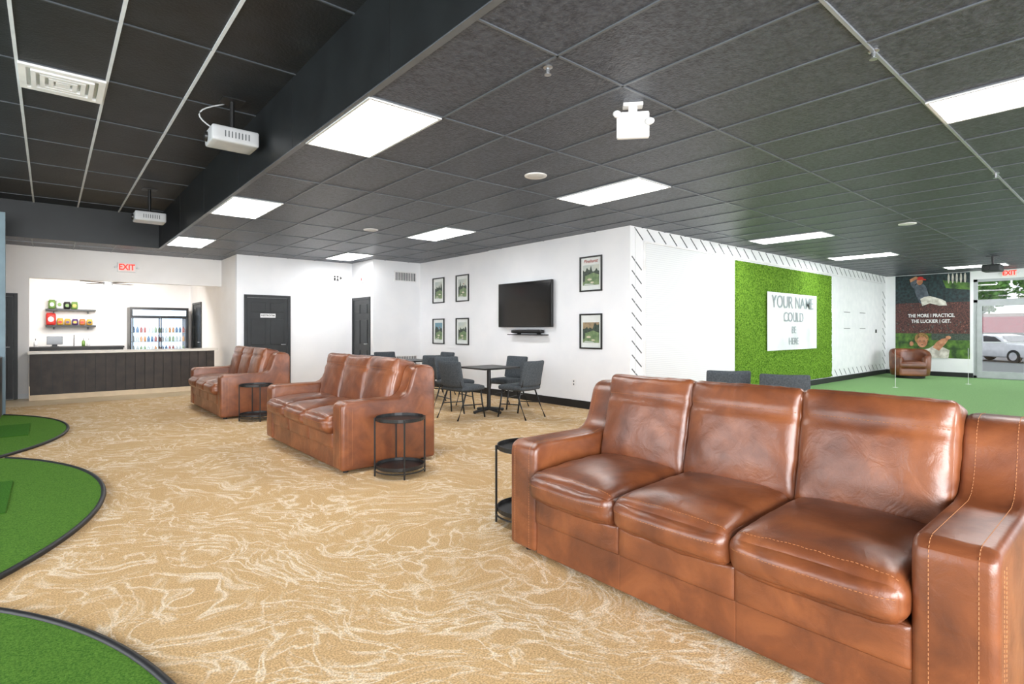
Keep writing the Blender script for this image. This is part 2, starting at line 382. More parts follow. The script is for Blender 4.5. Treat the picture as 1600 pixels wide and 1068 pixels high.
o = pbox('wall_panel', 'ribbed', None, (7.27, 10.1, YC-.022, YC-.001, .35, 2.71)); tag(o, 'white ribbed panel between the wall corner and the artificial grass', 'wall panel')
bm = bmesh.new(); nx, nz = 240, 130; gv = []
for j in range(nz+1):
    row = []
    for i in range(nx+1):
        X = 10.17+4.85*i/nx; Z = .14+2.55*j/nz
        n_ = noise.noise(Vector((X*1.5, Z*1.5, 1)))*.010+noise.noise(Vector((X*22, Z*22, 5)))*.008
        e = 0 if i in (0, nx) or j in (0, nz) else 1
        row.append(bm.verts.new((X+random.uniform(-.005, .005), YC-.002-e*(.035+n_+random.uniform(0, .014)), Z+random.uniform(-.005, .005))))
    gv.append(row)
for j in range(nz):
    for i in range(nx): bm.faces.new((gv[j][i], gv[j][i+1], gv[j+1][i+1], gv[j+1][i]))
tag(mk('grass_panel', bm, 'wallturf'), 'bright green artificial grass panel covering the wall behind the banner', 'grass panel')
bn = thing('banner', 'white rectangular banner with faint lettering hung on the green grass panel', 'banner', (11.38, YC-.080, .89))
bm = bmesh.new(); nb = 40
for i in range(nb):
    u0, u1 = i/nb, (i+1)/nb; f = lambda u: .006*math.sin(u*23)
    vs = [bm.verts.new((2.56*u, f(u), z)) for u, z in ((u0, 0), (u1, 0), (u1, 1.24), (u0, 1.24))]; bm.faces.new(vs)
bmesh.ops.remove_doubles(bm, verts=bm.verts, dist=.0005); mk('sheet', bm, 'paper', bn, smooth=True)
text('lettering', 'YOUR NAME', .38, 1.28, 1.03, -.012, 'letter', bn, sx=1.0, bold=.006)
text('lettering', 'COULD', .30, 1.28, .71, -.012, 'letter', bn, bold=.006)
text('lettering', 'BE', .22, 1.28, .43, -.012, 'letter', bn, bold=.006)
text('lettering', 'HERE', .22, 1.28, .18, -.012, 'letter', bn, bold=.006)
wb = thing('writing_board', 'large white board between grass panel and far corner, with small marks', 'board', (15.1, YC-.024, .34))
pbox('board', 'board', wb, (0, 3.95, 0, .022, 0, 2.35))
for x in (.8, 2.0):
    for z in (1.45, 1.02): pbox('mark', 'trimline', wb, (x, x+.45, -.003, 0, z, z+.016))
pbox('hook', 'black', wb, (3.3, 3.34, -.03, 0, .9, 1.0))

# ------------------------------------------------------------ doors
def make_door(name, loc, rz, w, h, sign=False):
    d = bpy.data.objects.new(name, None); C.objects.link(d); d.location = loc; d.rotation_euler = (0, 0, rz); d['kind'] = 'structure'
    pbox('door_frame', 'blackp', d, (-w/2, -w/2+.06, -.03, .0, 0, h), (w/2-.06, w/2, -.03, 0, 0, h), (-w/2+.06, w/2-.06, -.03, 0, h-.06, h), bevel=.004)
    lf = pbox('door_leaf', 'blackp', d, (-w/2+.065, w/2-.065, -.012, -.001, .01, h-.065))
    iw = w-.13; bm = bmesh.new()
    for s in (-1, 1):
        cx = s*iw*.235
        for z0, z1 in ((.22, .85), (1.0, 1.56), (1.72, 1.93)):
            hw = iw*.17
            box(bm, cx-hw, cx+hw, -.024, -.012, z0, z1)
    mk('door_panels', bm, 'blackp', lf, bevel=.010)
    bm = bmesh.new(); tube(bm, [(w/2-.12, -.012, 1.0), (w/2-.12, -.06, 1.0), (w/2-.22, -.06, 1.0)], .011, 8)
    mk('door_handle', bm, 'steel', d, smooth=True)
    if sign:
        s_ = pbox('door_sign', 'white', d, (-.16, .16, -.029, -.0245, 1.60, 1.69)); text('sign_text', 'RESTROOM', .055, 0, 1.645, -.030, 'black', d)
    return d
make_door('door_1', (3.70, 12.74, 0), 0, .98, 2.10, sign=True)
make_door('door_2', (5.67, 12.2, 0), -PI/2, .96, 2.10)
make_door('door_3', (3.07, 16.8, 0), -PI/2, 1.1, 2.07)
make_door('door_4', (-.95, YW, 0), 0, .98, 2.03)

# ------------------------------------------------------------ ceiling fixtures
def panel_light(x, y, label):
    t = thing('ceiling_light', label, 'ceiling light', (x+.306, y+.615, H-.02), 0, 'recessed light panels in the lower ceiling')
    pbox('frame', 'lightframe', t, (-.3, -.28, -.61, .61, 0, .018), (.28, .3, -.61, .61, 0, .018), (-.28, .28, -.61, -.59, 0, .018), (-.28, .28, .59, .61, 0, .018))
    pbox('diffuser', 'light', t, (-.28, .28, -.59, .59, .006, .015))
g0 = 1.68
for k, y, l in ((0, 3.51, 'largest bright light panel, beside the soffit near the big projector'), (0, 7.2, 'light panel beside the soffit, second of the soffit row'),
                (0, 10.89, 'farthest light panel of the row beside the soffit, near the counter'), (5, 3.51, 'light panel in the middle of the ceiling, beyond the exit sign'),
                (5, 7.2, 'light panel in front of the wall television and small pictures'), (5, 10.89, 'small far light panel in front of the corridor doors'),
                (5, -.18, 'light panel cut by the right edge of the picture'), (13, 3.51, 'light panel in front of the green grass wall panel'),
                (19, 3.51, 'light panel in front of the white board wall'), (26, 2.28, 'farthest light panel near the storefront')):
    panel_light(g0+.6125*k, y, l)
def disc(x, y, l):
    t = thing('ceiling_speaker', l, 'speaker', (x, y, H-.012), 0, 'round ceiling speakers')
    bm = bmesh.new(); lathe(bm, [(.0, 0), (.085, 0), (.09, .002)], n=28); mk('grille', bm, 'lightframe', t, smooth=True)
    bm = bmesh.new(); lathe(bm, [(.09, .001), (.115, .0), (.12, .010), (.09, .011), (.09, .001)], n=28); mk('rim', bm, 'white', t, smooth=True)
disc(3.9, 4.2, 'round white ceiling speaker between the nearest light panels')
disc(3.97, 8.2, 'round white ceiling speaker left of the light near the television')
disc(10.0, 2.42, 'round white ceiling speaker in the far right ceiling')
def sprinkler(x, y, l):
    t = thing('sprinkler', l, 'sprinkler', (x, y, H-.050), 0, 'ceiling sprinklers')
    bm = bmesh.new(); lathe(bm, [(.03, .060), (.03, .045), (.012, .040), (.012, .015)], n=12); mk('body', bm, 'steel', t)
    bm = bmesh.new(); lathe(bm, [(.022, 0), (.022, .004), (.005, .005), (.005, .016)], n=12); mk('deflector', bm, 'steel', t)
sprinkler(2.35, 2.42, 'small sprinkler head in the nearest dark ceiling tile'); sprinkler(3.66, 1.05, 'small sprinkler on the bright ceiling rail, upper right')
sprinkler(7.5, 1.05, 'small sprinkler farther along the bright ceiling rail')
t = thing('ceiling_vent', 'square white air diffuser set in the black raised ceiling', 'vent', (.095, 6.435, H2-.05))
pbox('frame', 'white', t, (-.3, -.25, -.3, .3, 0.02, .045), (.25, .3, -.3, .3, .02, .045), (-.25, .25, -.3, -.25, .02, .045), (-.25, .25, .25, .3, .02, .045))
for r in (.22, .16, .10):
    pbox('louvre', 'white', t, *((a, b, c, d, .01, .045) for (a, b, c, d) in ((-r, r, -r, -r+.035), (-r, r, r-.035, r), (-r, -r+.035, -r+.035, r-.035), (r-.035, r, -r+.035, r-.035))))
pbox('centre_plate', 'white', t, (-.05, .05, -.05, .05, .01, .03))
pbox('backing', 'lightframe', t, (-.25, .25, -.25, .25, .046, .05))
def projector(loc, drop, label, rz=0, cable=False, m='projw'):
    t = thing('projector', label, 'projector', loc, rz)
    bm = bmesh.new(); soft_box(bm, soft_fn((0, 0, .08), (.42, .32, .15), .02), 8); mk('body', bm, m, t, smooth=True)
    bm = bmesh.new(); lathe(bm, [(.0, 0), (.045, 0), (.05, .03), (.05, .05)], n=20)
    o = mk('lens', bm, 'black', t); o.location = (-.235, .06, .08); o.rotation_euler = (0, PI/2, 0)
    pbox('vents', 'trimline', t, *[(-.1+i*.03, -.09+i*.03, -.1615, -.158, .05, .11) for i in range(8)])
    pbox('mount_plate', 'black', t, (-.08, .08, -.08, .08, .156, .17)); pbox('ceiling_plate', 'black', t, (-.1, .1, -.1, .1, drop-.012, drop))
    bm = bmesh.new(); tube(bm, [(0, 0, .165), (0, 0, drop-.005)], .022, 12); mk('pole', bm, 'black', t)
    if cable:
        bm = bmesh.new(); tube(bm, [(-.05-.22*math.sin(i/12*PI), .1, .14+(drop-.15)*i/12) for i in range(13)], .007, 6); mk('cable', bm, 'projw', t, smooth=True)
    return t
projector((1.38, 5.9, 3.13), H2-3.13, 'larger white projector with looping cable hanging beside the soffit', .0, True)
projector((1.23, 10.45, 3.05), H2-3.05, 'smaller white projector hanging farther back near the counter', 0)
projector((15.85, 2.27, H-.35), .35, 'small black device hanging from ceiling near the storefront', 0, m='blackp')
t = thing('exit_sign', 'white exit sign housing with two lamp heads hanging from the ceiling', 'exit sign', (3.20, 2.42, H-.25), math.radians(-48))
pbox('housing', 'white', t, (-.115, .115, -.025, .022, 0, .19), bevel=.012)
pbox('canopy', 'white', t, (-.07, .07, -.04, .04, .225, .25), bevel=.004); pbox('stem', 'white', t, (-.03, .03, -.012, .012, .185, .23))
for s in (-1, 1):
    bm = bmesh.new(); lathe(bm, [(.0, -.028), (.024, -.028), (.027, 0), (.018, .03), (.0, .034)], n=16)
    o = mk('lamp_head', bm, 'white', t, smooth=True); o.location = (s*.115, -.045, .135+.03*s*-1); o.rotation_euler = (PI/2*1.15, 0, s*.5)
lt = text('lettering', 'EXIT', .11, 0, .095, 0, 'exitred', t, sx=.7); lt.rotation_euler = (0, 0, PI); lt.location = (0, .0235, 0)
def exit_wall(loc, rz, label):
    t = thing('exit_sign', label, 'exit sign', loc, rz)
    pbox('housing', 'white', t, (-.16, .16, -.05, 0, 0, .2), bevel=.008)
    pbox('face', 'exitface', t, (-.145, .145, -.053, -.05, .015, .185))
    text('lettering', 'EXIT', .17, 0, .1, -.055, 'exitred', t, sx=.8, bold=.03)
    for s in (-1, 1):
        bm = bmesh.new(); lathe(bm, [(0, 0), (.03, 0), (.03, .03), (0, .04)], n=12); o = mk('lamp_head', bm, 'white', t); o.location = (s*.19, -.02, .08)
exit_wall((1.25, YW, 2.55), 0, 'white sign with red EXIT letters above the counter opening')
exit_wall((XF-.0, 2.45, 2.74), -PI/2, 'small sign with red EXIT letters above the storefront door')

# ------------------------------------------------------------ wall things
tv = thing('television', 'wide flat black television mounted on the white wall', 'television', (XC-.07, 7.65, 1.38), -PI/2)
pbox('casing', 'black', tv, (-.75, .75, -.03, .02, 0, .85), bevel=.006)
pbox('screen', 'screen', tv, (-.735, .735, -.033, -.03, .02, .835))
pbox('wall_bracket', 'black', tv, (-.2, .2, .02, .069, .25, .6))
sbr = thing('soundbar', 'slim black soundbar on a bracket below the television', 'soundbar', (XC+.002, 7.58, 1.23), -PI/2)
bm = bmesh.new(); soft_box(bm, soft_fn((0, -.07, .07), (.85, .09, .07), .02), 6); mk('bar', bm, 'black', sbr, smooth=True)
pbox('bracket', 'black', sbr, (-.5, .5, -.14, 0, 0, .018)); pbox('foot', 'black', sbr, (-.3, -.25, -.06, 0, .018, .04)); pbox('foot', 'black', sbr, (.25, .3, -.06, 0, .018, .04))
def picture(yc, z, label, style):
    X = XC if yc < 8.85 else XC+.03
    w, h = .49, .59
    t = thing('framed_picture', label, 'picture', (X, yc, z), -PI/2, 'framed golf prints on the television wall')
    f = .025
    pbox('frame', 'black', t, (-w/2, -w/2+f, -.025, 0, 0, h), (w/2-f, w/2, -.025, 0, 0, h), (-w/2+f, w/2-f, -.025, 0, 0, f), (-w/2+f, w/2-f, -.025, 0, h-f, h), bevel=.003)
    a, b, c, d = -w/2+f, w/2-f, f, h-f; e = .065 if style < 4 else .04
    top = d-.07 if style < 4 else d-.12
    L = [('matboard', rect(a, b, c, d)), (('sky', 'sky', 'blue', 'sky', 'sky', 'orange')[style], rect(a+e, b-e, .2, top))]
    tr = [(a+e, .24), (b-e, .24)]
    for q in range(13):
        xx = b-e-(b-a-2*e)*q/12; tr.append((xx, .33+.10*abs(noise.noise(Vector((q*.7+style*3.3, style, 0))))*2+(.04 if q in (2, 9) else 0)))
    L.append(('treeprint', tr))
    L.append(('fairway', [(a+e, c+.08), (b-e, c+.08), (b-e, .27), (.05, .31), (a+e, .25)]))
    L.append(('sand', ell(.05-.02*style, .20, .05, .018))); L.append(('sand', ell(-.05+.02*style, .15, .04, .013)))
    L.append(('treeprint', ell(a+e+.03, .22, .026, .06))); L.append(('sky', [(a+e+.02, c+.085), (b-e-.1, c+.085), (b-e-.14, c+.10), (a+e+.06, c+.11)]))
    art('print', t, L, -.004)
    if style == 4: text('lettering', 'Pinehurst', .080, 0, h-.085, -.017, 'script', t, shear=.3, bold=0)
    if style in (1, 2):
        art('flag_print', t, [('whitecloth', rect(.04, .045, .2, .4)), ('script', [(.045, .4), (.09, .385), (.045, .37)])], -.0165)
picture(10.77, 1.95, 'upper left of the four small framed prints left of the television', 0)
picture(9.81, 1.95, 'upper right of the four small framed prints left of the television', 1)
picture(10.77, 1.0, 'lower left of the four small framed prints left of the television', 2)
picture(9.81, 1.0, 'lower right of the four small framed prints left of the television', 3)
picture(6.06, 1.97, 'framed print with red script title, upper of the pair near the corner', 4)
picture(6.06, 1.01, 'framed print with tan sky, lower of the pair near the corner', 5)
def grille(name, loc, rz, w, h, label, m='white'):
    t = thing(name, label, 'vent', loc, rz)
    pbox('frame', m, t, (-w/2, -w/2+.025, -.015, 0, 0, h), (w/2-.025, w/2, -.015, 0, 0, h), (-w/2+.025, w/2-.025, -.015, 0, 0, .025), (-w/2+.025, w/2-.025, -.015, 0, h-.025, h))
    pbox('backing', 'trimline', t, (-w/2+.025, w/2-.025, -.003, 0, .025, h-.025))
    n = int(w/.045); pbox('slats', m, t, *[(-w/2+.03+i*.045, -w/2+.045+i*.045, -.012, -.003, .025, h-.025) for i in range(n-1)])
grille('wall_vent', (6.5, 11.6, 2.48), 0, .6, .24, 'small supply air grille high on the alcove wall')
grille('wall_vent', (6.35, 11.6, .3), 0, .95, .42, 'large white return air grille low on the alcove wall')
t = thing('restroom_sign', 'small white sign with dark symbols high on the corridor wall', 'sign', (5.3, 12.74, 2.48))
pbox('plate', 'white', t, (-.14, .14, -.012, 0, 0, .2)); art('symbols', t, [('black', ell(-.07, .13, .02, .02)), ('black', rect(-.09, -.05, .03, .1)), ('black', ell(.0, .13, .02, .02)), ('black', [(-.03, .03), (.03, .03), (0, .11)]), ('black', [(.06, .06), (.11, .1), (.06, .14)])], -.013)
t = thing('wall_outlet', 'small white outlet plate low on the wall below the lower print', 'outlet', (XC, 6.45, .36), -PI/2)
pbox('plate', 'white', t, (-.04, .04, -.008, 0, 0, .12), bevel=.002)
for z in (.02, .07): pbox('socket', 'trimline', t, (-.012, .012, -.009, -.008, z, z+.03))
t = thing('alarm_box', 'small white alarm box high on the wall above the narrow door', 'alarm', (5.672, 12.1, 2.45), -PI/2)
pbox('housing', 'white', t, (-.06, .06, -.05, 0, 0, .14), bevel=.01); pbox('strobe', 'red', t, (-.02, .02, -.055, -.05, .04, .1))

# mural
mu = thing('mural', 'tall dark photo mural of golfers with white slogan beside the storefront', 'mural', (XF+.005, 5.02, .52), -PI/2)
W_, Hh = 1.75, 2.42
def px(a, b): return ((a-1400)/115*W_, (557-b)/127*Hh)
P_ = lambda *pts: [px(*p) for p in pts]
L = [('navy', rect(0, W_, 0, Hh)), ('crowd', rect(0, W_, px(0, 521)[1], px(0, 473)[1])), ('muralgreen', rect(0, W_, 0, px(0, 520)[1])), ('treeprint', rect(px(1458, 0)[0], W_, px(0, 530)[1], px(0, 520)[1])), ('muralgreen', P_((1475, 440), (1515, 446), (1515, 456), (1480, 452)))]
L += [('whitecloth', ell(*px(1484+6*i, 438), .024, .14)) for i in range(5)]
rr = random.Random(3)
L += [(rr.choice(('dot1', 'dot2')), ell(*px(rr.uniform(1402, 1513), rr.uniform(503, 518)), .020, .026, 8)) for _ in range(50)]
L += [(rr.choice(('dot1', 'dot2', 'crowd')), ell(*px(rr.uniform(1402, 1513), rr.uniform(475, 487)), .016, .020, 8)) for _ in range(40)]
L += [('greycloth', P_((1431, 450), (1433, 446), (1437, 443), (1444, 443.5), (1448, 446), (1451, 451), (1453, 458), (1455, 465), (1456, 471), (1450, 474), (1441, 474), (1437, 468), (1434, 461))),
      ('greycloth', P_((1431, 451), (1427, 447), (1425, 443), (1427, 438), (1431, 437), (1436, 436), (1438, 441), (1433, 444))),
      ('skin', ell(*px(1440, 440), .075, .105)), ('red', ell(*px(1440.5, 435.5), .085, .05)), ('red', P_((1444, 436), (1450, 437), (1450, 438.5), (1444, 438.5))),
      ('skin', P_((1425, 441), (1424, 436), (1434, 432), (1438, 434), (1434, 437))),
      ('whitecloth', P_((1441, 467), (1448, 464), (1456, 463), (1466, 466), (1475, 469), (1480, 472), (1482, 478), (1470, 478), (1456, 474), (1444, 478)))]
L += [('hair', ell(*px(1443, 528), .17, .17)), ('skin', ell(*px(1444, 533), .125, .16)), ('treeprint', ell(*px(1440.5, 531.5), .018, .011)), ('treeprint', ell(*px(1447, 531.5), .018, .011)), ('crowd', ell(*px(1444, 537.5), .035, .009)),
      ('whitecloth', P_((1430, 549), (1440, 545), (1454, 543), (1466, 536), (1486, 545), (1484, 557), (1430, 557))),
      ('skin', P_((1460, 541), (1466, 533), (1474, 528), (1486, 526), (1480, 535), (1470, 546))), ('skin', ell(*px(1484, 526), .06, .05)),
      ('skin', ell(*px(1427, 536), .05, .07))]
art('print', mu, L, -.006, .0003)
text('lettering', 'THE MORE I PRACTICE,', .135, W_*.50, px(0, 493)[1], -.050, 'white', mu, sx=.78, bold=.02)
text('lettering', 'THE LUCKIER I GET.', .135, W_*.50, px(0, 501.5)[1], -.050, 'white', mu, sx=.78, bold=.02)

# ------------------------------------------------------------ sofas
def make_sofa(label, loc):
    t = thing('leather_sofa', label, 'sofa', loc, 0, 'brown leather three seat sofas in a row')
    L = 2.26; aw = .225; hl = L/2
    prof = [(-.5, .03), (-.5, .59), (-.495, .625), (-.478, .650), (-.445, .662), (.09, .662), (.145, .680), (.185, .72), (.212, .78), (.232, .85), (.252, .915), (.285, .96), (.34, .975), (.43, .97), (.48, .95), (.50, .90), (.50, .03)]
    for s in (-1, 1):
        y0, y1 = (hl-aw, hl) if s > 0 else (-hl, -hl+aw)
        bm = bmesh.new(); prism(bm, prof, y0, y1)
        a = mk('arm', bm, 'leather', t, smooth=True, bevel=.03, seg=4)
        for yy in (y0+.05, y1-.05):
            bm = bmesh.new(); stitches(bm, [(x-(.001 if x < -.45 else 0), yy, z+(.001 if z > .6 else 0)) for x, z in prof[:14]]); mk('stitching', bm, 'thread', a)
        yo = y1+.0003 if s > 0 else y0-.0003
        for dx in (.06, .10):
            bm = bmesh.new(); stitches(bm, [(-.5+dx, yo, .08), (-.5+dx, yo, .60)]); mk('stitching', bm, 'thread', a)
    pbox('frame', 'leather', t, (-.44, .46, -hl+aw-.01, hl-aw+.01, .06, .34), (.3, .49, -hl+aw-.01, hl-aw+.01, .3, .93), bevel=.03)
    cw = (L-2*aw)/3
    for i in range(3):
        cy = -hl+aw+cw*(i+.5)
        tf = Matrix.Translation((-.195, cy, .440)) @ Matrix.Rotation(math.radians(-1.8), 4, 'Y')
        f = soft_fn((0, 0, 0), (.74, cw+.006, .16), .06, (.024, .002, .046), .009, i*3.1, tf, None, 3)
        bm = bmesh.new(); soft_box(bm, f, 26); c = mk('seat_cushion', bm, 'leather', t, smooth=True)
        for p0 in (-.88, None):
            bm = bmesh.new()
            stitches(bm, [f((-.88, u, 1) if p0 else (-1, u, .3), .0006) for u in [-.93+1.86*k/30 for k in range(31)]]); mk('stitching', bm, 'thread', c)
        tf = Matrix.Translation((.17, cy, .50)) @ Matrix.Rotation(math.radians(13), 4, 'Y')
        def cr(p):
            k = math.exp(-((p[2]-.5)/.05)**2); return Vector((.014*k*(1 if p[0] < 0 else 0), 0, 0))
        f = soft_fn((.01, 0, .25), (.23, cw+.008, .57), .038, (.042, .001, .002), .008, 9+i*2.3, tf, cr, 3.5)
        bm = bmesh.new(); soft_box(bm, f, 30); c = mk('back_cushion', bm, 'leather', t, smooth=True)
        bm = bmesh.new(); stitches(bm, [f((-1, u, .55), .0006) for u in [-.93+1.86*k/30 for k in range(31)]])
        mk('stitching', bm, 'thread', c)
        f = soft_fn((-.40, cy, .280), (.18, cw+.010, .15), .010, (.014, 0, .004), .002, i, None, None, 14)
        bm = bmesh.new(); soft_box(bm, f, 16); mk('front_pad', bm, 'leather', t, smooth=True)
        f = soft_fn((-.40, cy, .12), (.165, cw+.008, .18), .003, (0, 0, 0), 0)
        bm = bmesh.new(); soft_box(bm, f, 12); mk('footrest_panel', bm, 'leather', t, smooth=True)
    for sx in (-.42, .42):
        for sy in (-1, 1):
            bm = bmesh.new(); lathe(bm, [(.025, 0), (.03, .05)], sx, sy*(hl-.1), 12); mk('foot', bm, 'foot', t)
    return t
SX = 2.65
s1 = make_sofa('large brown leather sofa in the right foreground', (SX, 1.42, 0))
s2 = dup(s1, (2.53, 5.91, 0), 0, 'brown leather sofa in the middle, between the two round side tables')
s3 = dup(s1, (2.42, 10.0, 0), 0, 'farthest brown leather sofa, standing closest to the bar counter')

# round side tables
def side_table(label, loc):
    t = thing('side_table', label, 'side table', loc, 0, 'round black metal side tables')
    R = .222
    for nm, z in (('table_top', .50), ('lower_tray', .07)):
        bm = bmesh.new(); lathe(bm, [(0, z), (R-.004, z), (R, z+.004), (R, z+.032), (R-.005, z+.032), (R-.006, z+.008), (0, z+.008)], n=40); mk(nm, bm, 'black', t)
    for k in range(4):
        a = PI/4+k*PI/2+.25; x, y = (R+.007)*math.cos(a), (R+.007)*math.sin(a)
        bm = bmesh.new(); tube(bm, [(x, y, 0), (x, y, .53)], .008, 8); mk('leg', bm, 'black', t)
    bm = bmesh.new(); tube(bm, [((R+.004)*math.cos(a), (R+.004)*math.sin(a), .05) for a in [2*PI*k/40 for k in range(41)]], .006, 6); mk('ring', bm, 'black', t)
    return t
st = side_table('black two tier side table between the near sofa and middle sofa, partly hidden', (2.56, 2.83, 0))
dup(st, (2.47, 4.50, 0), .2, 'black two tier side table at the near arm of the middle sofa')
dup(st, (2.33, 8.58, 0), .5, 'black two tier side table at the near arm of the far sofa')
dup(st, (2.25, 11.48, 0), .1, 'black side table beyond the far sofa beside the counter')

# chairs (front = +x)
def make_chair(label, loc, rz, group):
    t = thing('padded_chair', label, 'chair', loc, rz, group)
    f = soft_fn((.01, 0, .455), (.47, .48, .07), .03, (0, 0, .014)); bm = bmesh.new(); soft_box(bm, f, 10); mk('seat', bm, 'fabric', t, smooth=True)
    def bend(p): return Vector((-.045*(1-p[1]**2)*1.0, 0, 0))
    tf = Matrix.Translation((-.235, 0, .68)) @ Matrix.Rotation(math.radians(-12), 4, 'Y')
    f = soft_fn((0, 0, 0), (.05, .48, .38), .023, (.006, 0, .006), 0, 0, tf, bend); bm = bmesh.new(); soft_box(bm, f, 12); mk('backrest', bm, 'fabric', t, smooth=True)
    for s in (-1, 1):
        y = s*.215
        bm = bmesh.new(); tube(bm, [(.17, y, .42), (.2, y*1.04, .2), (.24, y*1.08, 0)], .0125, 8); mk('leg', bm, 'black', t, smooth=True)
        bm = bmesh.new(); tube(bm, [(-.12, y, .42), (-.2, y*1.04, .22), (-.31, y*1.08, 0)], .0125, 8); mk('leg', bm, 'black', t, smooth=True)
        bm = bmesh.new(); tube(bm, [(-.05, y, .41), (-.2, y, .43), (-.225, y, .50), (-.26, y*.95, .70)], .0115, 8); mk('back_support', bm, 'black', t, smooth=True)
    for pts in ([(.18, -.215, .41), (.18, .215, .41)], [(-.14, -.215, .41), (-.14, .215, .41)], [(.2, -.222, .2), (-.2, -.222, .22)], [(.2, .222, .2), (-.2, .222, .22)]):
        bm = bmesh.new(); tube(bm, pts, .009, 6); mk('stretcher', bm, 'black', t)
    return t
G1 = 'grey chairs round the near square table'; G2 = 'grey chairs round the far square table'; G3 = 'grey chairs behind the foreground sofa'
ch = make_chair('grey padded chair left of the near square table, seen in full', (4.80, 6.80, 0), .12, G1)
dup(ch, (5.50, 6.28, 0), PI/2+.15, 'grey padded chair on the right side of the near square table', G1)
dup(ch, (6.02, 7.22, 0), PI+.1, 'grey padded chair against the wall behind the near square table', G1)
dup(ch, (5.22, 7.62, 0), -PI/2, 'grey padded chair behind the left chair at the near square table', G1)
dup(ch, (4.86, 9.55, 0), 0, 'leftmost grey chair top seen over the middle sofa', G2)
dup(ch, (5.42, 8.86, 0), PI/2, 'grey chair nearest the viewer at the far square table', G2)
dup(ch, (5.38, 10.2, 0), -PI/2, 'grey chair on the far side of the far square table', G2)
dup(ch, (6.05, 9.5, 0), PI, 'grey chair between the far square table and the wall', G2)
dup(ch, (6.13, 3.30, 0), math.radians(38), 'left of two grey chair backs seen over the foreground sofa', G3)
dup(ch, (6.10, 2.60, 0), math.radians(25), 'right of two grey chair backs seen over the foreground sofa', G3)
def make_table(label, loc):
    t = thing('square_table', label, 'table', loc, 0, 'square black dining tables')
    pbox('table_top', 'black', t, (-.36, .36, -.36, .36, .71, .735), bevel=.006)
    bm = bmesh.new(); tube(bm, [(0, 0, .04), (0, 0, .70)], .032, 16); mk('column', bm, 'black', t)
    pbox('top_bracket', 'black', t, (-.2, .2, -.02, .02, .695, .71), (-.02, .02, -.2, .2, .695, .71))
    bm = bmesh.new()
    for k in range(4):
        a = k*PI/2; tube(bm, [(.02*math.cos(a), .02*math.sin(a), .06), (.3*math.cos(a), .3*math.sin(a), .025)], [.028, .02], 8)
        lathe(bm, [(.02, 0), (.02, .02)], .28*math.cos(a), .28*math.sin(a), 10)
    mk('base', bm, 'black', t)
    return t
tb = make_table('near square black table with four grey chairs, in front of the television', (5.42, 6.95, 0))
dup(tb, (5.42, 9.5, 0), 0, 'far square black table, mostly hidden behind the middle sofa')

# barrel armchair
t = thing('barrel_armchair', 'brown leather barrel armchair in the far corner below the mural', 'armchair', (18.2, 4.35, 0), math.radians(205))
bm = bmesh.new(); n = 40; rings = []
for k in range(n+1):
    a = math.radians(35+290*k/n); back = .5-.5*math.cos(a)
    ht = .56+.24*min(1, back*1.3)
    rings.append([bm.verts.new((r*math.cos(a), r*math.sin(a), z)) for r, z in ((.44, .08), (.47, .3), (.48, ht-.06), (.46, ht-.01), (.41, ht), (.36, ht-.03), (.34, ht-.1), (.34, .2), (.34, .08))])
for a, b in zip(rings, rings[1:]):
    m_ = len(a)
    for i in range(m_): bm.faces.new((a[i], a[(i+1) % m_], b[(i+1) % m_], b[i]))
bm.faces.new(rings[0]); bm.faces.new(rings[-1])
mk('shell', bm, 'leather', t, smooth=True)
f = soft_fn((.05, 0, .37), (.70, .64, .17), .06, (.0, 0, .03)); bm = bmesh.new(); soft_box(bm, f, 10); mk('seat_cushion', bm, 'leather', t, smooth=True)
f = soft_fn((.05, 0, .18), (.66, .62, .22), .04); bm = bmesh.new(); soft_box(bm, f, 8); mk('seat_base', bm, 'leather', t, smooth=True)
bm = bmesh.new(); lathe(bm, [(.33, 0), (.35, .03), (.33, .08)], n=28); mk('swivel_base', bm, 'foot', t)

# ------------------------------------------------------------ tee turf with scalloped edge
def pad(yc, R, pk, ya, yb, label):
    t = thing('turf_pad', label, 'turf', (0, 0, 0), 0, 'green tee turf areas along the left edge')
    pts = [(-3.4, ya)]
    ed = []
    for k in range(41):
        y = ya+(yb-ya)*k/40; ed.append((pk-(R-math.sqrt(max(0.01, R*R-(y-yc)**2))), y))
    pts += ed+[(-3.4, yb)]
    bm = bmesh.new(); a = [bm.verts.new((x, y, .001)) for x, y in pts]; b = [bm.verts.new((x, y, .02)) for x, y in pts]
    bm.faces.new(a[::-1]); bm.faces.new(b)
    for i in range(len(pts)): bm.faces.new((a[i], a[(i+1) % len(pts)], b[(i+1) % len(pts)], b[i]))
    mk('turf_surface', bm, 'turf', t)
    bm = bmesh.new(); tube(bm, [(x+.012, y, .015) for x, y in ed], .018, 8); mk('edge_trim', bm, 'base', t, smooth=True)
pad(1.75, 2.9, .39, -.1, 3.71, 'green turf area with curved edge in the near left corner')
pad(5.7, 3.0, .33, 3.76, 7.60, 'green turf area with curved edge in the middle of the left side')
pad(9.5, 3.0, .18, 7.65, 11.45, 'farthest green turf area with curved edge, beside the partition')
for i, (y, l) in enumerate(((5.85, 'darker square hitting mat on the middle turf area'), (9.6, 'darker square hitting mat on the far turf area'))):
    o = pbox('hitting_mat', 'mat', None, (-1.6, -.24 if i == 0 else -.2, y-.55, y+.55, .0205, .026)); tag(o, l, 'mat')
t = thing('equipment_box', 'black cabinet at the far left edge against the partition', 'cabinet', (-.85, 11.2, .021))
pbox('body', 'black', t, (-.35, .30, -.25, .25, 0, .9), bevel=.01)
for z in (.1, .48): pbox('drawer_front', 'blackp', t, (-.3, .25, -.26, -.25, z, z+.33))

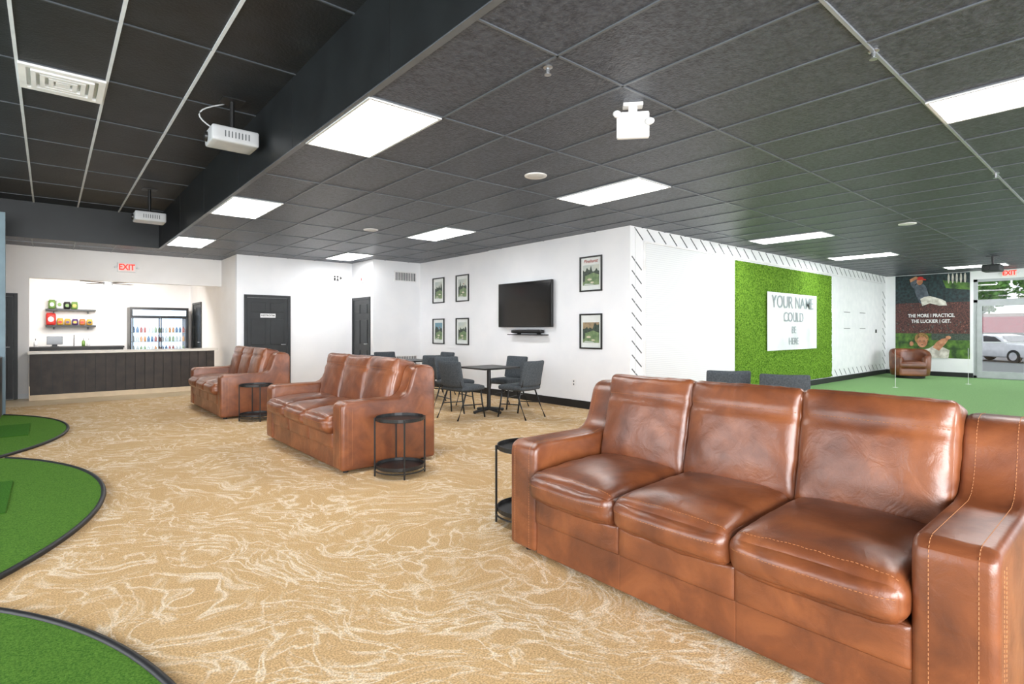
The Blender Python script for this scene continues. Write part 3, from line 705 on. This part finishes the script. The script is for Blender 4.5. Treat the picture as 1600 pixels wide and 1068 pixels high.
# ------------------------------------------------------------ bar
cf = 13.60
t = thing('bar_counter', 'long bar counter with dark vertical boards and pale top', 'counter', (1.27, cf, 0))
bm = bmesh.new(); x = -1.55; nb = 19; bw = 3.1/nb
for i in range(nb): box(bm, x+i*bw+.004, x+(i+1)*bw-.004, 0, .022, .1, .87)
mk('board_front', bm, 'wood', t, bevel=.003)
pbox('body', 'black', t, (-1.55, 1.55, .022, .46, 0.02, .87))
pbox('kickboard', 'beige', t, (-1.56, 1.56, -.015, .02, 0, .1))
pbox('counter_top', 'countertop', t, (-1.58, 1.62, -.06, .48, .87, .915), bevel=.006)
t = thing('back_counter', 'black counter along the back wall of the bar', 'counter', (.35, 17.4, 0))
pbox('cabinet_body', 'blackp', t, (-1.3, 1.1, -.3, .33, 0, .88)); pbox('worktop', 'black', t, (-1.32, 1.12, -.33, .34, .88, .92))
for i in range(5): pbox('door', 'black', t, (-1.28+i*.48, -.83+i*.48, -.32, -.3, .1, .84))
for z, l in ((1.80, 'upper wall shelf holding snack bags behind the bar'), (1.40, 'lower wall shelf holding snack bags behind the bar')):
    t = thing('wall_shelf', l, 'shelf', (.42, 17.75, z)); pbox('board', 'black', t, (-.49, .49, -.25, 0, 0, .045), bevel=.003)
    for x in (-.35, .32): pbox('bracket', 'black', t, (x, x+.03, -.15, 0, -.06, 0))
def bag(x, z, w, h, m, m2, label, group):
    t = thing('snack_bag', label, 'snack bag', (x, 17.62, z), 0, group)
    f = soft_fn((0, 0, h/2), (w, .08, h), .035, (0, .015, 0)); bm = bmesh.new(); soft_box(bm, f, 8); mk('pouch', bm, m, t, smooth=True)
    art('print', t, [(m2, ell(0, h*.5, w*.3, h*.22))], -.057)
    pbox('top_seal', m, t, (-w/2+.01, w/2-.01, -.004, .004, h-.02, h+.015))
for i, (m, m2, h) in enumerate((('packgreen', 'white', .22), ('white', 'packgreen', .22), ('packblack', 'packgreen', .18), ('packgreen', 'yellow', .18))):
    bag(.05+i*.145, 1.846, .135, h, m, m2, ['green bag at left end', 'white bag next to the green one', 'black bag in the middle', 'green and yellow bag at right end'][i]+' of the upper bar shelf', 'bags on the upper shelf')
for i, (m, m2, h, w) in enumerate((('red', 'white', .29, .19), ('yellow', 'red', .16, .125), ('yellow', 'purple', .15, .125), ('purple', 'yellow', .15, .125), ('packorange', 'red', .15, .125), ('yellow', 'packblack', .14, .125))):
    bag(.03+(i*.145+(.03 if i else 0)), 1.446, w, h, m, m2, ['large red bag at left end', 'yellow bag beside the red bag', 'second yellow bag from the red bag', 'purple bag', 'orange bag', 'yellow bag at the right end'][i]+' of the lower bar shelf', 'bags on the lower shelf')
t = thing('drinks_cooler', 'black two door glass drinks cooler lit inside, at the bar back wall', 'cooler', (2.24, 17.05, 0))
pbox('cabinet', 'black', t, (-.66, -.62, 0, .66, 0, 1.92), (.62, .66, 0, .66, 0, 1.92), (-.62, .62, .62, .66, 0, 1.92), (-.62, .62, 0, .62, 0, .25), (-.62, .62, 0, .62, 1.86, 1.92), (-.62, .62, 0.02, .62, 1.66, 1.68))
pbox('header_panel', 'cool', t, (-.6, .6, -.008, .012, 1.70, 1.85))
art('header_stripe', t, [('blue', rect(-.5, .5, 1.735, 1.745)), ('blue', rect(-.35, .35, 1.80, 1.815))], -.010)
pbox('light_panel', 'cool', t, (-.61, .61, .60, .615, .26, 1.64))
for s in (-1, 1):
    d = pbox('door', 'black', t, *( (s*.31-.30, s*.31-.275, -.03, 0, .26, 1.66), (s*.31+.275, s*.31+.30, -.03, 0, .26, 1.66), (s*.31-.275, s*.31+.275, -.03, 0, .26, .31), (s*.31-.275, s*.31+.275, -.03, 0, 1.63, 1.66)))
    pbox('pane', 'glass', d, (s*.31-.275, s*.31+.275, -.018, -.012, .31, 1.63))
    pbox('handle', 'steel', d, (s*.05-.008, s*.05+.008, -.05, -.03, .8, 1.2))
sh = [.50, .76, 1.02, 1.26]
for z in sh: pbox('shelf', 'steel', t, (-.61, .61, .05, .59, z-.012, z))
def bottle_mesh():
    bm = bmesh.new(); lathe(bm, [(.0, 0), (.029, 0), (.031, .01), (.031, .09), (.026, .11), (.012, .135), (.012, .155), (0, .155)], n=12); return bm
protos = {}
cols = ['drinkblue', 'drinkred', 'drinkclear', 'drinkgreen', 'drinkclear', 'drinkorange']
nmz = {'drinkblue': 'blue', 'drinkred': 'red', 'drinkclear': 'clear', 'drinkgreen': 'green', 'drinkorange': 'orange'}
for j, z in enumerate(sh):
    for i in range(15):
        m = cols[(i//2+j*2) % 6]; rw = ['bottom', 'second', 'third', 'top'][j]
        if m not in protos:
            o = mk('drink_bottle', bottle_mesh(), m, None, smooth=True); protos[m] = o
        else:
            o = protos[m].copy(); C.objects.link(o)
        o.location = (2.24-.56+i*.08, 17.05+.14, z+.0005)
        tag(o, f'small {nmz[m]} drink bottle on the {rw} shelf of the lit cooler', 'bottle', f'{nmz[m]} bottles on the {rw} cooler shelf')
t = thing('tablet_register', 'dark tablet screen on a stand on the bar back counter', 'tablet', (.10, 17.3, .92))
pbox('screen', 'screen', t, (-.15, .15, -.01, .01, .05, .25), bevel=.004); pbox('stand', 'black', t, (-.05, .05, .01, .05, 0, .1)); pbox('base', 'black', t, (-.08, .08, -.06, .08, 0, .012))
t = thing('tap', 'curved chrome tap on the bar back counter', 'tap', (.47, 17.35, .92))
bm = bmesh.new(); tube(bm, [(0, .1, 0), (0, .1, .2), (0, .08, .25), (0, .03, .27), (0, -.03, .25), (0, -.05, .2)], .012, 8); mk('spout', bm, 'steel', t, smooth=True)
pbox('lever', 'steel', t, (.005, .08, .09, .11, .05, .065))
for i, (x, m) in enumerate(((-.25, 'white'), (.65, 'packgreen'), (.75, 'white'))):
    t = thing('soap_bottle', ['white pump bottle at the left end of the back counter', 'green pump bottle right of the tap', 'white pump bottle beside the green one'][i], 'bottle', (x, 17.3, .92))
    bm = bmesh.new(); lathe(bm, [(0, 0), (.035, 0), (.035, .12), (.012, .15)], n=14); mk('bottle', bm, m, t, smooth=True)
    bm = bmesh.new(); tube(bm, [(0, 0, .14), (0, 0, .19), (0, -.04, .19)], .007, 6); mk('pump', bm, 'black', t)
t = thing('ceiling_fan', 'ceiling fan with dark blades and a light in the bar', 'ceiling fan', (1.05, 15.9, 2.38), .6)
bm = bmesh.new(); tube(bm, [(0, 0, .06), (0, 0, .52)], .015, 10); mk('rod', bm, 'steel', t)
bm = bmesh.new(); lathe(bm, [(0, 0), (.09, 0), (.1, .05), (.06, .1), (0, .1)], n=24); mk('motor', bm, 'steel', t, smooth=True)
bm = bmesh.new(); lathe(bm, [(0, -.07), (.05, -.055), (.075, -.02), (.075, 0)], n=20); mk('light_globe', bm, 'fanlight', t, smooth=True)
for k in range(4):
    a = k*PI/2; bm = bmesh.new(); box(bm, .09, .6, -.06, .06, .045, .055); bmesh.ops.rotate(bm, verts=bm.verts, cent=(0, 0, 0), matrix=Matrix.Rotation(a, 3, 'Z')); mk('blade', bm, 'wood', t)

# ------------------------------------------------------------ putting green things
for i, (x, y) in enumerate(((14.87, 3.83), (17.1, 2.9))):
    t = thing('flagstick', ['thin white putting green pin in front of the mural', 'thin white putting green pin nearer the storefront door'][i], 'golf pin', (x, y, .002))
    bm = bmesh.new(); tube(bm, [(0, 0, 0), (0, 0, .88)], .004, 8); mk('pole', bm, 'white', t)
    bm = bmesh.new(); lathe(bm, [(.055, 0), (.055, .004), (.0, .004)], n=16); mk('cup_rim', bm, 'white', t)

# ------------------------------------------------------------ outdoors
sbox('ground_pavement', 'concrete', (XF+.15, 24, -12, 16, -.22, -.06))
sbox('ground_road', 'asphalt', (24, 75, -40, 60, -.4, -.3))
def car(loc, rz, label):
    t = thing('parked_car', label, 'car', loc, rz)
    prof = [(-2.1, .25), (-2.15, .55), (-2.05, .8), (-1.75, .92), (-1.1, .95), (-.5, 1.32), (.2, 1.42), (.9, 1.36), (1.6, 1.0), (2.1, .93), (2.2, .6), (2.15, .25)]
    bm = bmesh.new(); prism(bm, prof, -.85, .85); mk('body', bm, 'carwhite', t, smooth=True, bevel=.08, seg=3)
    for s in (-1, 1):
        y = s*.853
        for pts in (((-.85, .97), (-.42, 1.27), (.2, 1.34), (.2, .97)), ((.26, .97), (.26, 1.34), (.85, 1.29), (1.3, 1.02))):
            bm = bmesh.new(); bm.faces.new([bm.verts.new((x, y, z)) for x, z in pts]); mk('side_window', bm, 'carglass', t)
        for x in (-1.35, 1.4):
            bm = bmesh.new(); tube(bm, [(x, s*.72, .32), (x, s*.88, .32)], .32, 24); w2 = mk('wheel', bm, 'rubber', t)
            bm = bmesh.new(); tube(bm, [(x, s*.87, .32), (x, s*.895, .32)], .2, 16); mk('hubcap', bm, 'steel', w2)
    bm = bmesh.new(); bm.faces.new([bm.verts.new(p) for p in ((-1.05, -.72, .99), (-1.05, .72, .99), (-.55, .66, 1.31), (-.55, -.66, 1.31))]); o = mk('windshield', bm, 'carglass', t); o.location = (-.012, 0, .018)
    for s in (-1, 1): pbox('headlight', 'steel', t, (-2.13, -1.98, s*.6-.15, s*.6+.15, .66, .76))
car((37.5, 5.0, -.30), math.radians(55), 'white parked car seen through the storefront glass')
car((42, .8, -.30), math.radians(80), 'second white parked car at the right edge beyond the glass')
t = thing('shop_building', 'low shop building with a red fascia across the road', 'building', (60, 10, -.30))
pbox('wall', 'stone', t, (0, 8, -26, 26, 0, 3.0)); pbox('fascia', 'pink', t, (-.4, 0, -16, 16, 1.4, 2.7))
for i in range(8): pbox('shop_window', 'carglass', t, (-.05, 0, -20+i*5, -16+i*5, .3, 1.3))
def tree(x, y, h, label):
    t = thing('tree', label, 'tree', (x, y, -.30), 0, 'trees across the parking lot')
    bm = bmesh.new(); tube(bm, [(0, 0, 0), (.1, .05, h*.3), (0, 0, h*.6)], [.14, .10, .06], 8); mk('trunk', bm, 'bark', t)
    bm = bmesh.new()
    for k in range(1600):
        v = Vector((random.gauss(0, 1), random.gauss(0, 1), random.gauss(0, 1))).normalized()*(random.random()**.4)
        p = Vector((v.x*h*.33, v.y*h*.33, h*.74+v.z*h*.27)); s = .16
        a = Vector((random.gauss(0, 1), random.gauss(0, 1), random.gauss(0, 1))).normalized()*s; b = a.cross(Vector((random.random(), random.random(), 1))).normalized()*s
        bm.faces.new([bm.verts.new(p+q) for q in (a, b, -a, -b)])
    mk('foliage', bm, 'leaf', t)
tree(54, 8.6, 6.0, 'green tree behind the white car, left of the door view')
tree(49, 4.0, 6.0, 'green tree farther right beyond the glass')
tree(72, 13.5, 9.5, 'tall green tree far beyond the storefront')

# ------------------------------------------------------------ light & camera
w = bpy.data.worlds.new('world'); bpy.context.scene.world = w; w.use_nodes = True
nt = w.node_tree; bg = nt.nodes['Background']; bg.inputs[0].default_value = (.9, .94, 1, 1); bg.inputs[1].default_value = 1.7
def area(name, loc, target, size, sy, power, col=(1, 1, 1)):
    l = bpy.data.lights.new(name, 'AREA'); l.shape = 'RECTANGLE'; l.size = size; l.size_y = sy; l.energy = power; l.color = col
    o = bpy.data.objects.new(name, l); C.objects.link(o); o.location = loc
    o.rotation_euler = (Vector(target)-Vector(loc)).to_track_quat('-Z', 'Y').to_euler(); return o
area('rear_fill_light', (-.5, -3.0, 1.7), (4, 8, 1.4), 5.5, 2.4, 720, (.94, .97, 1))  # unseen soft fill added behind the camera, not a window
area('bar_light', (1, 15.6, 2.3), (1, 16.8, .6), 2, 1.4, 110, (1, .98, .96))
area('putting_fill_light', (13, -2.8, 2.0), (14, 5, 1.2), 8, 2, 400, (1, .97, 1))  # large unseen area lamp added to fill the putting side
area('left_fill_light', (-3.9, 6, 1.7), (3, 7, 1.3), 9, 2.2, 440, (.93, .96, 1))  # fill added along the left side in place of simulator screens
area('entry_fill_light', (.9, 12.95, 2.90), (.9, 14.1, 0), 3.2, .3, 7, (1, .97, .94))  # weak lamp added to lift the grey wall around the counter opening
sun = bpy.data.lights.new('sun', 'SUN'); sun.energy = .8; sun.angle = .02; so = bpy.data.objects.new('sun', sun); C.objects.link(so); so.rotation_euler = (math.radians(35), math.radians(-12), 0)
cam = bpy.data.cameras.new('camera'); co = bpy.data.objects.new('camera', cam); C.objects.link(co)
co.location = (0, 0, CH); co.rotation_euler = (PI/2, 0, -math.atan2(723, 850))
cam.sensor_width = 36; cam.lens = 36*850/1600; cam.shift_y = -19/1600; cam.clip_end = 300
bpy.context.scene.camera = co
bpy.context.scene.view_settings.view_transform = 'Standard'
